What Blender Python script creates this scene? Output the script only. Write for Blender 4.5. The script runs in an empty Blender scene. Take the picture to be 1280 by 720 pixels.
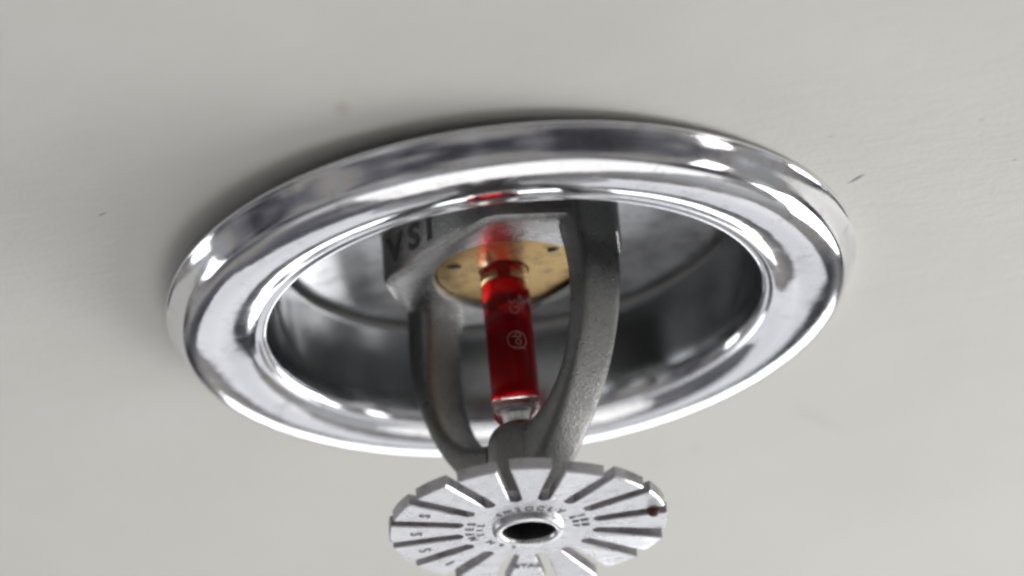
import bpy, bmesh, math, random
from mathutils import Vector, Matrix
random.seed(4)
MM = 0.001
sc = bpy.context.scene
COL = sc.collection
R = math.radians

# ------------------------------------------------------------------ camera
D, ELEV, ROLL, FPX = 500.0, R(26.26), R(-4.11), 6077.6
cam_pos = Vector((0, -D*math.cos(ELEV), -D*math.sin(ELEV)))
aim = Vector((0.076, 0, -0.106))
F = (aim-cam_pos).normalized()
Rt = F.cross(Vector((0, 0, 1))).normalized(); U = Rt.cross(F)
Rr = Rt*math.cos(ROLL)+U*math.sin(ROLL); Ur = -Rt*math.sin(ROLL)+U*math.cos(ROLL)
cd = bpy.data.cameras.new('camera'); cam = bpy.data.objects.new('camera', cd); COL.objects.link(cam)
M4 = Matrix((Rr, Ur, -F)).transposed().to_4x4(); M4.translation = cam_pos*MM
cam.matrix_world = M4
cd.sensor_width = 36; cd.lens = FPX/1280*36
cd.clip_start = 0.01; cd.clip_end = 50
cd.dof.use_dof = True; cd.dof.focus_distance = 0.487; cd.dof.aperture_fstop = 15
sc.camera = cam

# ------------------------------------------------------------------ world, lamps, exposure
w = bpy.data.worlds.new('World'); sc.world = w; w.use_nodes = True
wt = w.node_tree; bg = wt.nodes['Background']; bg.inputs[1].default_value = 1.0
# dim indoor surroundings: soft uneven greys in every direction
tcw = wt.nodes.new('ShaderNodeTexCoord'); nw = wt.nodes.new('ShaderNodeTexNoise'); rw = wt.nodes.new('ShaderNodeValToRGB')
nw.inputs['Scale'].default_value = 1.7; nw.inputs['Detail'].default_value = 2; nw.inputs['Roughness'].default_value = 0.6
wt.links.new(tcw.outputs['Generated'], nw.inputs['Vector']); wt.links.new(nw.outputs['Fac'], rw.inputs['Fac'])
for i, (ps, c) in enumerate([(0.36, (0.05, 0.05, 0.056)), (0.44, (0.15, 0.15, 0.165)), (0.52, (0.29, 0.272, 0.25)), (0.60, (0.31, 0.32, 0.34)), (0.70, (0.60, 0.59, 0.57))]):
    if i >= len(rw.color_ramp.elements): rw.color_ramp.elements.new(ps)
    rw.color_ramp.elements[i].position = ps; rw.color_ramp.elements[i].color = (*c, 1)
wt.links.new(rw.outputs['Color'], bg.inputs[0])
def lamp(name, az, el, dist, sx, sy, L, col=(1, 1, 1)):
    """rectangular area lamp; az measured from +Y (beyond the sprinkler) towards +X, el below the ceiling; L = radiance"""
    d = Vector((math.sin(R(az))*math.cos(R(el)), math.cos(R(az))*math.cos(R(el)), -math.sin(R(el))))
    ld = bpy.data.lights.new(name, 'AREA'); ld.shape = 'RECTANGLE'; ld.size = sx; ld.size_y = sy
    ld.energy = L*math.pi*sx*sy; ld.color = col
    o = bpy.data.objects.new(name, ld); COL.objects.link(o)
    o.location = d*dist
    o.rotation_euler = d.to_track_quat('Z', 'Y').to_euler()
    return o
lamp('window_or_added_light', 56, 25, 0.62, 0.42, 0.28, 7.3, (1, 0.99, 0.97))
lamp('window_or_added_light', 4, 10, 2.8, 1.6, 0.42, 3.6, (0.97, 0.98, 1))
lamp('window_or_added_light', 0, 32, 2.6, 1.5, 0.75, 0.76, (0.98, 0.98, 1))
lamp('window_or_added_light', -66, 13, 2.8, 0.5, 0.9, 3.0, (0.95, 0.97, 1))  # added lamp, puts a bright streak on the ring's left wall
lamp('window_or_added_light', 106, 22, 2.6, 0.45, 0.8, 3.6, (1, 0.98, 0.96))  # added lamp, lights the right arm and streaks the chrome
lamp('floor_bounce_light', 30, 72, 2.4, 2.0, 1.6, 1.0, (1, 0.99, 0.96))
sc.view_settings.view_transform = 'Standard'; sc.view_settings.look = 'None'
sc.view_settings.exposure = -0.05; sc.view_settings.gamma = 1
sc.render.engine = 'CYCLES'
sc.cycles.use_denoising = True
sc.cycles.filter_width = 2.9
sc.cycles.max_bounces = 14; sc.cycles.transmission_bounces = 12; sc.cycles.glossy_bounces = 8
sc.cycles.sample_clamp_indirect = 8

# ------------------------------------------------------------------ materials
def mat(name):
    m = bpy.data.materials.new(name); m.use_nodes = True
    return m, m.node_tree, m.node_tree.nodes['Principled BSDF']
def N(nt, t, **kw):
    n = nt.nodes.new(t)
    for k, v in kw.items(): setattr(n, k, v)
    return n
def coords(nt, scale=(1, 1, 1), rot=(0, 0, 0)):
    tc = N(nt, 'ShaderNodeTexCoord'); mp = N(nt, 'ShaderNodeMapping')
    mp.inputs['Scale'].default_value = scale; mp.inputs['Rotation'].default_value = rot
    nt.links.new(tc.outputs['Object'], mp.inputs['Vector']); return mp.outputs['Vector']
def noise(nt, vec, scale, detail=4, rough=0.55):
    n = N(nt, 'ShaderNodeTexNoise'); n.inputs['Scale'].default_value = scale
    n.inputs['Detail'].default_value = detail; n.inputs['Roughness'].default_value = rough
    nt.links.new(vec, n.inputs['Vector']); return n.outputs['Fac']
def ramp(nt, fac, stops):
    r = N(nt, 'ShaderNodeValToRGB'); e = r.color_ramp.elements
    while len(e) < len(stops): e.new(0.5)
    for i, (p, c) in enumerate(stops):
        e[i].position = p; e[i].color = (c, c, c, 1) if not isinstance(c, tuple) else (*c, 1)
    nt.links.new(fac, r.inputs['Fac']); return r.outputs['Color']
def maprange(nt, fac, a, b, c, d):
    n = N(nt, 'ShaderNodeMapRange')
    for i, v in zip((1, 2, 3, 4), (a, b, c, d)): n.inputs[i].default_value = v
    nt.links.new(fac, n.inputs[0]); return n.outputs[0]
def bump(nt, p, h, strength, dist):
    b = N(nt, 'ShaderNodeBump'); b.inputs['Strength'].default_value = strength; b.inputs['Distance'].default_value = dist
    nt.links.new(h, b.inputs['Height'])
    nt.links.new(b.outputs['Normal'], p.inputs['Normal']); return b
def mixc(nt, fac, a, b, mode='MIX'):
    m = N(nt, 'ShaderNodeMix', data_type='RGBA', blend_type=mode)
    if isinstance(fac, float): m.inputs[0].default_value = fac
    else: nt.links.new(fac, m.inputs[0])
    for i, v in ((6, a), (7, b)):
        if isinstance(v, tuple): m.inputs[i].default_value = (*v, 1)
        else: nt.links.new(v, m.inputs[i])
    return m.outputs[2]

def metal(name, col, rough, rv=0.1, bumpd=0.0, bscale=1500, wear=None, spec_scale=250):
    m, nt, p = mat(name); v = coords(nt)
    p.inputs['Metallic'].default_value = 1
    n1 = noise(nt, v, spec_scale, 5)
    nt.links.new(maprange(nt, n1, 0.3, 0.7, max(0.02, rough-rv), rough+rv), p.inputs['Roughness'])
    if wear:
        n2 = noise(nt, v, spec_scale*1.7, 6, 0.65)
        nt.links.new(mixc(nt, ramp(nt, n2, [(0.48, 0.0), (0.68, 1.0)]), col, wear), p.inputs['Base Color'])
    else: p.inputs['Base Color'].default_value = (*col, 1)
    if bumpd: bump(nt, p, noise(nt, v, bscale, 4, 0.6), 1.0, bumpd)
    return m
CHROME, nt, p = mat('polished chrome')
v = coords(nt); p.inputs['Metallic'].default_value = 1; p.inputs['Base Color'].default_value = (0.80, 0.81, 0.84, 1)
nt.links.new(mixc(nt, ramp(nt, noise(nt, v, 320, 7, 0.7), [(0.55, 0.0), (0.75, 1.0)]), (0.81, 0.815, 0.845), (0.55, 0.545, 0.55)), p.inputs['Base Color'])
nt.links.new(maprange(nt, noise(nt, v, 260, 8, 0.75), 0.40, 0.70, 0.04, 0.16), p.inputs['Roughness'])
ml = N(nt, 'ShaderNodeMath', operation='MULTIPLY_ADD'); ml.inputs[1].default_value = 0.08
nt.links.new(noise(nt, coords(nt, (1, 1, 6)), 1600, 4), ml.inputs[0]); nt.links.new(noise(nt, v, 170, 2), ml.inputs[2])
bump(nt, p, ml.outputs[0], 1.0, 0.000035)
CAST = metal('cast satin nickel frame', (0.20, 0.201, 0.20), 0.32, 0.08, 0.00008, 3600, (0.165, 0.164, 0.162), 900)
SMOOTHCAST = metal('machined frame face', (0.62, 0.62, 0.62), 0.25, 0.08, 0.00006, 2600, (0.42, 0.42, 0.42))
STAMP = metal('stamped chromed plate', (0.81, 0.815, 0.835), 0.29, 0.07, 0.00004, 1300, (0.72, 0.72, 0.745), 600)
BRASS = metal('brass seat cap', (0.66, 0.47, 0.21), 0.40, 0.08, 0.00004, 1500, (0.36, 0.25, 0.13), 330)
EDGE = metal('dull darkened cut edge', (0.45, 0.43, 0.46), 0.42, 0.08, 0.00005, 1500, (0.25, 0.235, 0.26))  # dull cut metal, also coloured darker for the shade in the slots
LETTER = metal('dark letter and bore metal', (0.10, 0.10, 0.10), 0.5, 0.1, 0.00005, 2000)  # darker metal for the raised letters and the rivet bore
DARK, nt, p = mat('hole shade black'); p.inputs['Base Color'].default_value = (0.035, 0.033, 0.035, 1); p.inputs['Roughness'].default_value = 0.7
STAMPINK, nt, p = mat('dark stamped letters'); p.inputs['Base Color'].default_value = (0.13, 0.125, 0.14, 1); p.inputs['Roughness'].default_value = 0.6  # letters in a darker colour than the plate
INK, nt, p = mat('pale print on bulb'); p.inputs['Base Color'].default_value = (0.40, 0.17, 0.17, 1); p.inputs['Roughness'].default_value = 0.5
RUST, nt, p = mat('rust droplet'); p.inputs['Roughness'].default_value = 0.35
nt.links.new(ramp(nt, noise(nt, coords(nt), 1500), [(0.35, (0.03, 0.008, 0.006)), (0.7, (0.12, 0.03, 0.02))]), p.inputs['Base Color'])
GLASS, nt, p = mat('clear bulb glass')
p.inputs['Base Color'].default_value = (0.97, 0.97, 0.95, 1); p.inputs['Roughness'].default_value = 0.01
p.inputs['Transmission Weight'].default_value = 1; p.inputs['IOR'].default_value = 1.47
LIQ, nt, p = mat('red bulb liquid')
p.inputs['Base Color'].default_value = (0.58, 0.005, 0.010, 1); p.inputs['Roughness'].default_value = 0.03
p.inputs['Transmission Weight'].default_value = 0.82; p.inputs['IOR'].default_value = 0.975
PAINT, nt, p = mat('off white ceiling paint')

# ceiling paint: fine roller texture, faint soiling, a tan spot and a few scuffs with a place of their own
v = coords(nt); vs = coords(nt, (1, 2.4, 1), (0, 0, R(-28)))
base = mixc(nt, ramp(nt, noise(nt, v, 60, 5), [(0.3, 0.0), (0.75, 1.0)]), (0.725, 0.724, 0.682), (0.765, 0.764, 0.728))
def mark(base, cx, cy, lx, ly, ang, col, strength, hard):
    tc = N(nt, 'ShaderNodeTexCoord'); mp = N(nt, 'ShaderNodeMapping', vector_type='TEXTURE')
    mp.inputs['Location'].default_value = (cx*MM, cy*MM, 0); mp.inputs['Rotation'].default_value = (0, 0, R(ang))
    mp.inputs['Scale'].default_value = (lx*MM, ly*MM, 0.01)
    nt.links.new(tc.outputs['Object'], mp.inputs['Vector'])
    wob = noise(nt, v, 900, 3)
    L = N(nt, 'ShaderNodeVectorMath', operation='LENGTH'); nt.links.new(mp.outputs['Vector'], L.inputs[0])
    ad = N(nt, 'ShaderNodeMath', operation='MULTIPLY_ADD'); ad.inputs[1].default_value = 0.9; ad.inputs[2].default_value = -0.45
    nt.links.new(wob, ad.inputs[0])
    sm = N(nt, 'ShaderNodeMath', operation='ADD'); nt.links.new(L.outputs['Value'], sm.inputs[0]); nt.links.new(ad.outputs[0], sm.inputs[1])
    f = maprange(nt, sm.outputs[0], 1.0, hard, 0.0, strength)
    return mixc(nt, f, base, col)
CEIL = 1.3
def on_ceiling(px, py):
    d = F+Rr*((px-640)/FPX)+Ur*((360-py)/FPX)
    t = (CEIL-cam_pos.z)/d.z; return cam_pos+d*t
for (x0, y0, x1, y1, wdt, col, st, hd) in [
    (1059, 230, 1083, 216, 0.28, (0.16, 0.15, 0.14), 0.85, 0.4),
    (121, 271, 134, 265, 0.22, (0.22, 0.21, 0.19), 0.8, 0.4),
    (428, 123, 428, 149, 1.25, (0.48, 0.42, 0.32), 0.5, -0.1),
    (1226, 151, 1228, 149, 0.35, (0.25, 0.25, 0.24), 0.7, 0.2),
    (1266, 199, 1270, 201, 0.30, (0.25, 0.25, 0.24), 0.6, 0.2),
    (1034, 172, 1042, 169, 0.22, (0.3, 0.3, 0.28), 0.5, 0.2),
    (862, 564, 876, 560, 0.7, (0.45, 0.45, 0.44), 0.35, 0.1),
    (985, 505, 1065, 545, 1.3, (0.5, 0.5, 0.49), 0.22, 0.0)]:
    a, b = on_ceiling(x0, y0), on_ceiling(x1, y1); c = (a+b)/2; d = b-a
    base = mark(base, c.x, c.y, d.length/2, wdt, math.degrees(math.atan2(d.y, d.x)), col, st, hd)
nt.links.new(base, p.inputs['Base Color']); p.inputs['Roughness'].default_value = 0.62
mul = N(nt, 'ShaderNodeMath', operation='MULTIPLY_ADD'); mul.inputs[1].default_value = 0.35
nt.links.new(noise(nt, v, 1300, 3), mul.inputs[0]); nt.links.new(noise(nt, vs, 330, 4), mul.inputs[2])
bump(nt, p, mul.outputs[0], 0.42, 0.00022)

# ------------------------------------------------------------------ helpers (everything is drawn in millimetres)
def obj(name, bm, m, parent=None, smooth=None):
    me = bpy.data.meshes.new(name)
    bmesh.ops.recalc_face_normals(bm, faces=bm.faces)
    bmesh.ops.scale(bm, vec=(MM, MM, MM), verts=bm.verts)
    bm.to_mesh(me); bm.free(); me.materials.append(m)
    o = bpy.data.objects.new(name, me); COL.objects.link(o); o.parent = parent
    if smooth is not None:
        for pl in me.polygons: pl.use_smooth = True
        if smooth < 180: me.set_sharp_from_angle(angle=R(smooth))
    return o
def spline(pts, n=6):
    """Catmull-Rom through the points"""
    out = []
    P = [Vector(q) for q in pts]
    for i in range(len(P)-1):
        p0 = P[max(i-1, 0)]; p1 = P[i]; p2 = P[i+1]; p3 = P[min(i+2, len(P)-1)]
        for k in range(n):
            t = k/n
            out.append(0.5*((2*p1)+(p2-p0)*t+(2*p0-5*p1+4*p2-p3)*t*t+(3*p1-p0-3*p2+p3)*t**3))
    out.append(P[-1]); return [tuple(q) for q in out]
def lathe(prof, seg=96, bm=None, ang0=0.0):
    bm = bm or bmesh.new(); rings = []
    for r, z in prof:
        if r < 1e-5: rings.append([bm.verts.new((0, 0, z))])
        else: rings.append([bm.verts.new((r*math.cos(ang0+2*math.pi*k/seg), r*math.sin(ang0+2*math.pi*k/seg), z)) for k in range(seg)])
    for a, b in zip(rings, rings[1:]):
        for k in range(seg):
            q = [a[k % len(a)], a[(k+1) % len(a)], b[(k+1) % len(b)], b[k % len(b)]]
            u = []
            for x in q:
                if x not in u: u.append(x)
            if len(u) > 2: bm.faces.new(u)
    return bm
def prism_stack(levels):
    """levels: list of (outline points [(x,y)], z) with equal counts; closed"""
    bm = bmesh.new(); rings = [[bm.verts.new((x, y, z)) for x, y in o] for o, z in levels]
    n = len(rings[0])
    for a, b in zip(rings, rings[1:]):
        for k in range(n): bm.faces.new((a[k], a[(k+1) % n], b[(k+1) % n], b[k]))
    bm.faces.new(rings[0]); bm.faces.new(rings[-1]); return bm
def empty(name, loc=(0, 0, 0)):
    o = bpy.data.objects.new(name, None); o.empty_display_size = 0.01; COL.objects.link(o); o.location = loc; return o
def text_mesh(s, size, thick=0.0, bold=0.0):
    """lettering as a bmesh in mm, centred on the origin in XY"""
    cu = bpy.data.curves.new('lettering', 'FONT'); cu.body = s; cu.size = size; cu.align_x = 'CENTER'; cu.align_y = 'CENTER'
    cu.extrude = thick; cu.offset = bold; cu.resolution_u = 3
    o = bpy.data.objects.new('lettering', cu); COL.objects.link(o)
    dg = bpy.context.evaluated_depsgraph_get(); me = bpy.data.meshes.new_from_object(o.evaluated_get(dg))
    bm = bmesh.new(); bm.from_mesh(me)
    bpy.data.objects.remove(o); bpy.data.curves.remove(cu); bpy.data.meshes.remove(me)
    return bm

# ------------------------------------------------------------------ ceiling (with the round cut-out the cup sits in)
bm = bmesh.new()
prof = [(27.2, 14.0), (27.2, CEIL), (60, CEIL), (160, CEIL), (700, CEIL), (1800, CEIL)]
ceil = obj('ceiling', lathe(prof, 96, bm), PAINT, None, 40)
ceil['kind'] = 'structure'

# ------------------------------------------------------------------ chrome escutcheon: hangs slightly askew, its left rim off the ceiling
plate = spline([(34.0, 0.9), (35.0, 0.65), (35.55, 0.3), (35.6, 0.0), (35.35, -0.35), (35.0, -1.0), (34.65, -1.8),
                (34.3, -2.5), (33.9, -3.0), (33.2, -3.38), (32.0, -3.70), (30.6, -3.86), (29.2, -3.82), (28.0, -3.58), (27.1, -3.27), (26.65, -3.14),
                (26.35, -3.19), (26.05, -3.24), (25.7, -3.1), (25.42, -2.65), (25.22, -2.0)], 6)
esc = empty('escutcheon_plate'); esc.rotation_euler = (0, R(-2.36), 0); esc.location = (0.1*MM, 0, -0.35*MM)
esc['label'] = 'polished chrome recessed escutcheon ring around the sprinkler on the ceiling'; esc['category'] = 'escutcheon'
obj('ring', lathe(plate, 256), CHROME, esc, 180)
cupp = spline([(25.22, -2.0), (25.0, -1.0), (24.6, 1.6), (24.1, 4.4), (23.75, 6.4)], 5) + [(23.9, 6.75), (24.5, 6.95), (24.8, 7.0)]
roofp = [(24.8, 8.2), (24.6, 7.7), (23.4, 7.55), (22.9, 7.25), (22.0, 7.4), (18, 7.6), (9.6, 7.6)]
CUPM = metal('duller chrome of cup wall', (0.48, 0.49, 0.50), 0.15, 0.05, 0.00001, 200, (0.36, 0.37, 0.38), 60)
ROOFM = metal('brushed steel of cup roof', (0.62, 0.63, 0.65), 0.33, 0.08, 0.00003, 700, (0.40, 0.40, 0.42), 160)
obj('recessed_cup', lathe(cupp, 192), CUPM, esc, 50)
obj('cup_roof', lathe(roofp, 192), ROOFM, esc, 50)

# ------------------------------------------------------------------ the sprinkler
spr = empty('fire_sprinkler')
spr['label'] = 'pendent fire sprinkler head with red glass bulb, cast frame arms and slotted deflector'; spr['category'] = 'sprinkler'
ANG = R(-49.5)                                   # the frame plane swings its right arm towards the camera
FR = Matrix.Rotation(ANG, 4, 'Z')
def turn(bm, m=FR): bmesh.ops.transform(bm, matrix=m, verts=bm.verts); return bm

# frame body: oblong block with wrench flats, chamfered underside, seat bore and threaded neck
def outline(shrink):
    gd, nn, nf, rd, rn = 8.8-shrink*0.6, 10.1-shrink, 8.0-shrink, 13.7-shrink, 3.2-shrink*0.4
    pts = [(-gd, -nn), (gd, -nn), (rd, -rn), (rd, rn), (gd-0.2, nf), (-gd+0.2, nf), (-rd, rn), (-rd, -rn)]
    P = []
    for i, q in enumerate(pts):                  # round the corners
        a = Vector(pts[i-1]); b = Vector(q); c = Vector(pts[(i+1) % 8])
        u = b+(a-b).normalized()*1.8; w_ = b+(c-b).normalized()*1.8
        for k in range(7):
            t = k/6; P.append(u*(1-t)**2+b*2*t*(1-t)+w_*t*t)
    out = []
    for k in range(160):                         # even angles, so that the round bore stays round
        d = Vector((math.cos(2*math.pi*k/160), math.sin(2*math.pi*k/160))); best = 0
        for a, b in zip(P, P[1:]+P[:1]):
            e = b-a; den = d.x*e.y-d.y*e.x
            if abs(den) < 1e-9: continue
            t = (a.x*e.y-a.y*e.x)/den; u = (a.x*d.y-a.y*d.x)/den
            if t > 0 and -1e-6 <= u <= 1+1e-6: best = max(best, t)
        out.append((d.x*best, d.y*best))
    return out
circle = lambda r_: [(r_*math.cos(2*math.pi*k/160), r_*math.sin(2*math.pi*k/160)) for k in range(160)]
bm = prism_stack([(circle(7.75), 3.2), (circle(7.8), 1.55), (circle(7.98), 1.3), (outline(1.2), 1.45), (outline(0.6), 1.58), (outline(0.2), 1.85), (outline(0.0), 2.4), (outline(0.0), 7.3)])
lathe([(8.9, 7.2), (8.9, 12), (8.5, 12.0), (8.5, 24), (0, 24)], 48, bm)
body = obj('frame_body', turn(bm), CAST, spr, 35)
body.data.materials.append(SMOOTHCAST)
for pl in body.data.polygons:
    if pl.normal.z < -0.6: pl.material_index = 1
# raised letters on the wrench flat
bm = text_mesh('V S I', 4.0, 0.07, 0.13)
T = FR @ Matrix.Translation((-3.6, -10.12, 4.3)) @ Matrix.Rotation(R(90), 4, 'X')
bmesh.ops.transform(bm, matrix=T, verts=bm.verts)
obj('cast_lettering', bm, LETTER, body)

# brass cap in the bore, with two small stake marks
capp = [(7.6, 2.9), (7.6, 2.2), (7.5, 2.02), (7.3, 1.95), (5.0, 1.9), (2.62, 1.88), (2.54, 2.1), (2.54, 2.9)]
bm = lathe(capp, 96)
for q in bm.verts:
    if q.co.xy.length < 3: q.co.x -= 0.66
cap = obj('seat_cap', bm, BRASS, spr, 35)
for ang, rr in ((197, 6.0), (-42, 6.2)):
    b2 = bmesh.new(); bmesh.ops.create_icosphere(b2, subdivisions=2, radius=0.5)
    bmesh.ops.scale(b2, vec=(1.5, 0.6, 0.45), verts=b2.verts)
    for q in b2.verts: q.co += Vector((0.2*random.uniform(-1, 1), 0.12*random.uniform(-1, 1), 0))
    bmesh.ops.translate(b2, vec=(rr*math.cos(R(ang)), rr*math.sin(R(ang)), 1.86), verts=b2.verts)
    obj('stake_mark', b2, CAST, cap, 180)

# two arms
inner = spline([(11.0, 7.1), (10.8, 1.8), (11.3, -1.5), (11.6, -4.5), (11.4, -7.5), (10.7, -10.5), (9.2, -13.4), (6.6, -15.8), (3.0, -17.0)], 5)
outer = spline([(14.1, 7.1), (14.2, 1.8), (14.5, -1.5), (14.4, -4.5), (13.7, -8.2), (12.4, -11.8), (10.5, -15.4), (7.6, -19.2), (3.0, -23.6)], 5)
for s in (1, -1):
    bm = bmesh.new(); prev = None; L = len(inner)
    for i, (a, b) in enumerate(zip(inner, outer)):
        t = i/(L-1); ht = 2.75-0.35*t+0.35*max(0, 1-t*3.5)
        A_, B_ = Vector((a[0], a[1])), Vector((b[0], b[1])); mid = (A_+B_)/2; half = (B_-A_)/2; sec = []
        for k in range(28):
            th = 2*math.pi*k/28; cx, cy = math.cos(th), math.sin(th); pw = 0.42
            u = math.copysign(abs(cx)**pw, cx); v_ = math.copysign(abs(cy)**pw, cy); q = mid+half*u
            sec.append((q.x, v_*ht, q.y))
        sec = [bm.verts.new((s*x+random.gauss(0, 0.006), y+random.gauss(0, 0.006), z)) for x, y, z in sec]
        if prev:
            for k in range(28): bm.faces.new((prev[k], prev[(k+1) % 28], sec[(k+1) % 28], sec[k]))
        else: bm.faces.new(sec)
        prev = sec
    bm.faces.new(prev)
    obj('frame_arm', turn(bm), CAST, spr, 50)

# hub with the bulb's cup
hubp = spline([(0.0, -16.7), (0.9, -16.65), (1.4, -16.15), (2.0, -15.95), (2.8, -16.35), (3.4, -17.3), (3.6, -18.8), (3.65, -21.0), (3.65, -25.7)], 4)
obj('hub', lathe(hubp, 64), CAST, spr, 60)

# bulb: clear glass with red liquid and pale print
bulb_e = Matrix.Translation((-0.22, 0, -16.5)) @ Matrix.Rotation(R(-1.4), 4, 'Y')
gp = spline([(0.0, 0.0), (0.9, 0.05), (1.35, 0.5), (1.75, 1.0), (2.3, 1.7), (2.46, 2.4), (2.47, 6.0), (2.47, 12.0), (2.47, 16.6), (2.46, 18.0), (2.3, 18.6), (1.6, 19.1), (0.9, 19.3), (0.0, 19.35)], 5)
bm = lathe(gp, 64); bmesh.ops.transform(bm, matrix=bulb_e, verts=bm.verts)
bulb = obj('glass_bulb', bm, GLASS, spr, 180)
lp = spline([(0.0, 3.7), (0.8, 3.77), (1.5, 4.05), (2.0, 4.5), (2.22, 5.0), (2.25, 7.0), (2.25, 12.0), (2.23, 16.0), (2.0, 16.7), (1.2, 17.1), (0.6, 17.4), (0.42, 17.8), (0.5, 18.6), (0.0, 18.8)], 4)
bm = lathe(lp, 64); bmesh.ops.transform(bm, matrix=bulb_e, verts=bm.verts)
obj('red_liquid', bm, LIQ, bulb, 180)
def wrap_print(s, size, zc, phi0, name='print'):
    bm = text_mesh(s, size)
    for q in bm.verts:                           # lettering runs up the bulb
        x, y = q.co.x, q.co.y
        phi = phi0 - y/2.5
        r = 2.5
        q.co = Vector((r*math.sin(phi), -r*math.cos(phi), zc+x))
    bmesh.ops.transform(bm, matrix=bulb_e, verts=bm.verts)
    return obj(name, bm, INK, bulb)
wrap_print('Job', 1.5, 9.3, R(16)); wrap_print('G5', 1.45, 13.1, R(18))
bm = bmesh.new()                                 # thin ring round the middle letters
va = [[bm.verts.new((rr*math.cos(2*math.pi*k/32), rr*math.sin(2*math.pi*k/32), 0)) for k in range(32)] for rr in (0.95, 1.05)]
for k in range(32): bm.faces.new((va[0][k], va[0][(k+1) % 32], va[1][(k+1) % 32], va[1][k]))
for q in bm.verts:
    x, y = q.co.x, q.co.y; phi = R(16)-y/2.5
    q.co = Vector((2.5*math.sin(phi), -2.5*math.cos(phi), 9.3+x))
bmesh.ops.transform(bm, matrix=bulb_e, verts=bm.verts)
obj('print_ring', bm, INK, bulb)

# deflector: centre disc, sixteen tines, hollow rivet
ZB, TH, RI, RO, SW = -27.0, 1.2, 7.05, 14.0, 1.3
A0 = R(-76); STEP = 2*math.pi/16
bm = bmesh.new()
circ = []
for k in range(16):                              # disc edge: tine roots and rounded slot ends
    c = A0+k*STEP; h = SW/2/RI
    tine0, tine1 = c-STEP+h, c-h
    for t in range(5): circ.append((tine0+(tine1-tine0)*t/4, RI))
    for t in range(1, 4):
        u = -h+2*h*t/4; circ.append((c+u, RI-0.45*math.sin(math.pi*t/4)))
pr = lambda z, e=0: [bm.verts.new(((r_-e)*math.cos(a), (r_-e)*math.sin(a), z)) for a, r_ in circ]
hb = [bm.verts.new((3.3*math.cos(a), 3.3*math.sin(a), ZB)) for a, r_ in circ]
ht_ = [bm.verts.new((3.3*math.cos(a), 3.3*math.sin(a), ZB+TH)) for a, r_ in circ]
b0, b1 = pr(ZB), pr(ZB+TH); n = len(circ)
for k in range(n):
    j = (k+1) % n
    bm.faces.new((hb[k], hb[j], b0[j], b0[k])); bm.faces.new((ht_[k], ht_[j], b1[j], b1[k])); bm.faces.new((hb[k], hb[j], ht_[j], ht_[k]))
    if abs(circ[k][1]-RI) > 1e-6 or abs(circ[j][1]-RI) > 1e-6: bm.faces.new((b0[k], b0[j], b1[j], b1[k]))
defl = obj('deflector', bm, STAMP, spr, 30); defl.data.materials.append(EDGE)
for pl in defl.data.polygons:
    if abs(pl.normal.z) < 0.3: pl.material_index = 1
for k in range(16):
    c = A0+(k-0.5)*STEP; bm = bmesh.new()
    bend = random.uniform(-1.6, 1.6); twist = random.uniform(-2.0, 2.0)
    deg = math.degrees(c) % 360
    if 85 < deg < 250: bend *= 0.15; twist *= 0.15
    if 5 < deg < 85: twist += 6; bend += 2        # the bent tines beyond the rust spot
    def edge(e):
        h = SW/2+e; a0 = STEP/2; pts = []
        th = lambda r_: a0-h/r_
        th0 = a0-(SW/2)/RI
        for t in range(5): pts.append((RI, -th0+2*th0*t/4))
        for r_ in (9.4, 11.7): pts.append((r_, th(r_)))
        ro = RO-e
        for t in range(7): pts.append((ro, th(ro)*(1-2*t/6)))
        for r_ in (11.7, 9.4): pts.append((r_, -th(r_)))
        return pts
    def lvl(z, e):
        out = []
        for r_, a in edge(e):
            k_ = max(0, r_-RI)/7.0
            dz = -math.tan(R(bend))*(r_-RI)+math.tan(R(twist))*r_*math.sin(a)*k_
            out.append(bm.verts.new((r_*math.cos(c+a), r_*math.sin(c+a), z+dz)))
        return out
    L0, L1, L2 = lvl(ZB, 0.13), lvl(ZB+0.13, 0.0), lvl(ZB+TH, 0.0)
    n = len(L0)
    for a, b in ((L0, L1), (L1, L2)):
        for i in range(4, n): bm.faces.new((a[i], a[(i+1) % n], b[(i+1) % n], b[i]))
    bm.faces.new(L0); bm.faces.new(L2)
    t_ = obj('tine', bm, STAMP, defl); t_.data.materials.append(EDGE)
    for pl in t_.data.polygons:
        if abs(pl.normal.z) < 0.3: pl.material_index = 1
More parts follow.
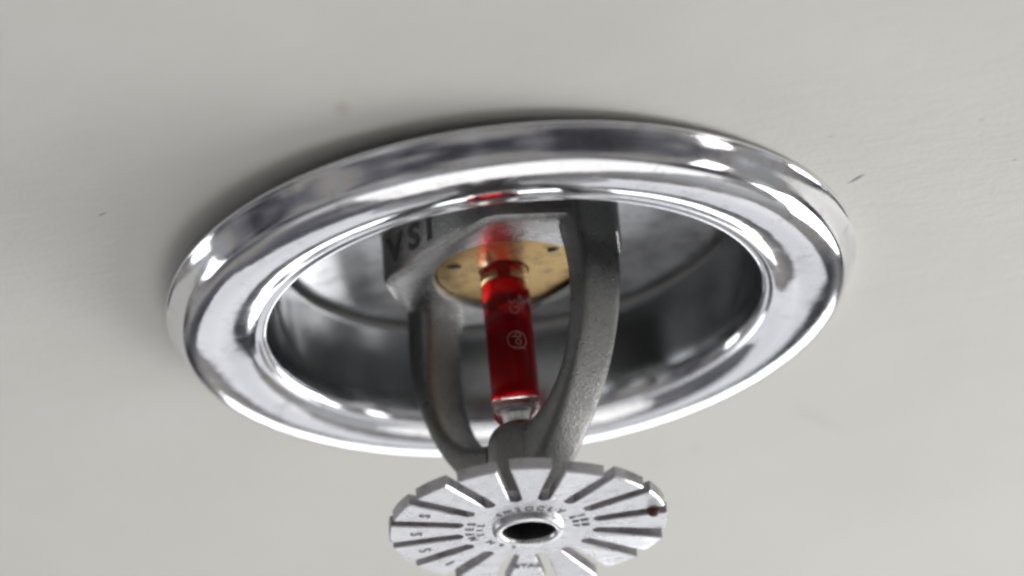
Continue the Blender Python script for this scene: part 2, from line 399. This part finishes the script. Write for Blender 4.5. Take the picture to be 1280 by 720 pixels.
rvp = spline([(2.55, -21.0), (2.55, -25.5), (2.6, -27.0), (2.75, -27.48), (2.95, -27.62), (3.2, -27.63), (3.48, -27.48), (3.62, -27.2), (3.65, -26.9)], 4)
rv = obj('hollow_rivet', lathe(rvp, 64), STAMP, defl, 60); rv.data.materials.append(LETTER)
for pl in rv.data.polygons:                      # bore coloured dark for the shade inside the hole
    if pl.center.xy.length < 2.62*MM and pl.center.z > -27.3*MM: pl.material_index = 1
obj('rivet_floor', lathe([(0.0, -21.1), (2.6, -21.1)], 32), DARK, rv)  # black disc standing in for the shade deep in the rivet
def stamp(s, size, ang, rad, spin):
    bm = text_mesh(s, size, 0.015, 0.02)
    # read from below: mirror, then place on the underside
    T = Matrix.Translation((rad*math.cos(R(ang)), rad*math.sin(R(ang)), ZB-0.035)) @ Matrix.Rotation(R(spin), 4, 'Z') @ Matrix.Rotation(R(180), 4, 'X')
    bmesh.ops.transform(bm, matrix=T, verts=bm.verts)
    obj('stamped_mark', bm, STAMPINK, defl)
for i, ch in enumerate('cm2OCLY'):               # arc above the rivet
    a = -128+i*13.5; stamp(ch, 1.25, a, 4.75, a+90)
for i, ch in enumerate('NFES'): stamp(ch, 1.2, 162+i*12, 5.9, 162+i*12+90)
for i, ch in enumerate('TIL'): stamp(ch, 1.0, 168+i*14, 4.9, 168+i*14+90)
for i, ch in enumerate('1B8'): stamp(ch, 1.15, -22+i*12, 5.7, -22+i*12+90)
for i, ch in enumerate('68F'): stamp(ch, 1.0, -22+i*13, 4.8, -22+i*13+90)
for i, ch in enumerate('NnL'): stamp(ch, 1.0, 142-i*16, 4.9, 142-i*16+90)
for k, ch in ((-155, 'S'), (182, 'S'), (160, 'S'), (137, '1')): stamp(ch*1, 1.7, k, 11.2, k+90)
stamp('STAS', 1.25, 92, 9.8, 2)
b2 = bmesh.new(); bmesh.ops.create_icosphere(b2, subdivisions=3, radius=0.72)
bmesh.ops.scale(b2, vec=(1.0, 0.9, 1.1), verts=b2.verts)
bmesh.ops.translate(b2, vec=(12.75*math.cos(R(-8.5)), 12.75*math.sin(R(-8.5)), ZB+0.2), verts=b2.verts)
obj('rust_droplet', b2, RUST, defl, 180)
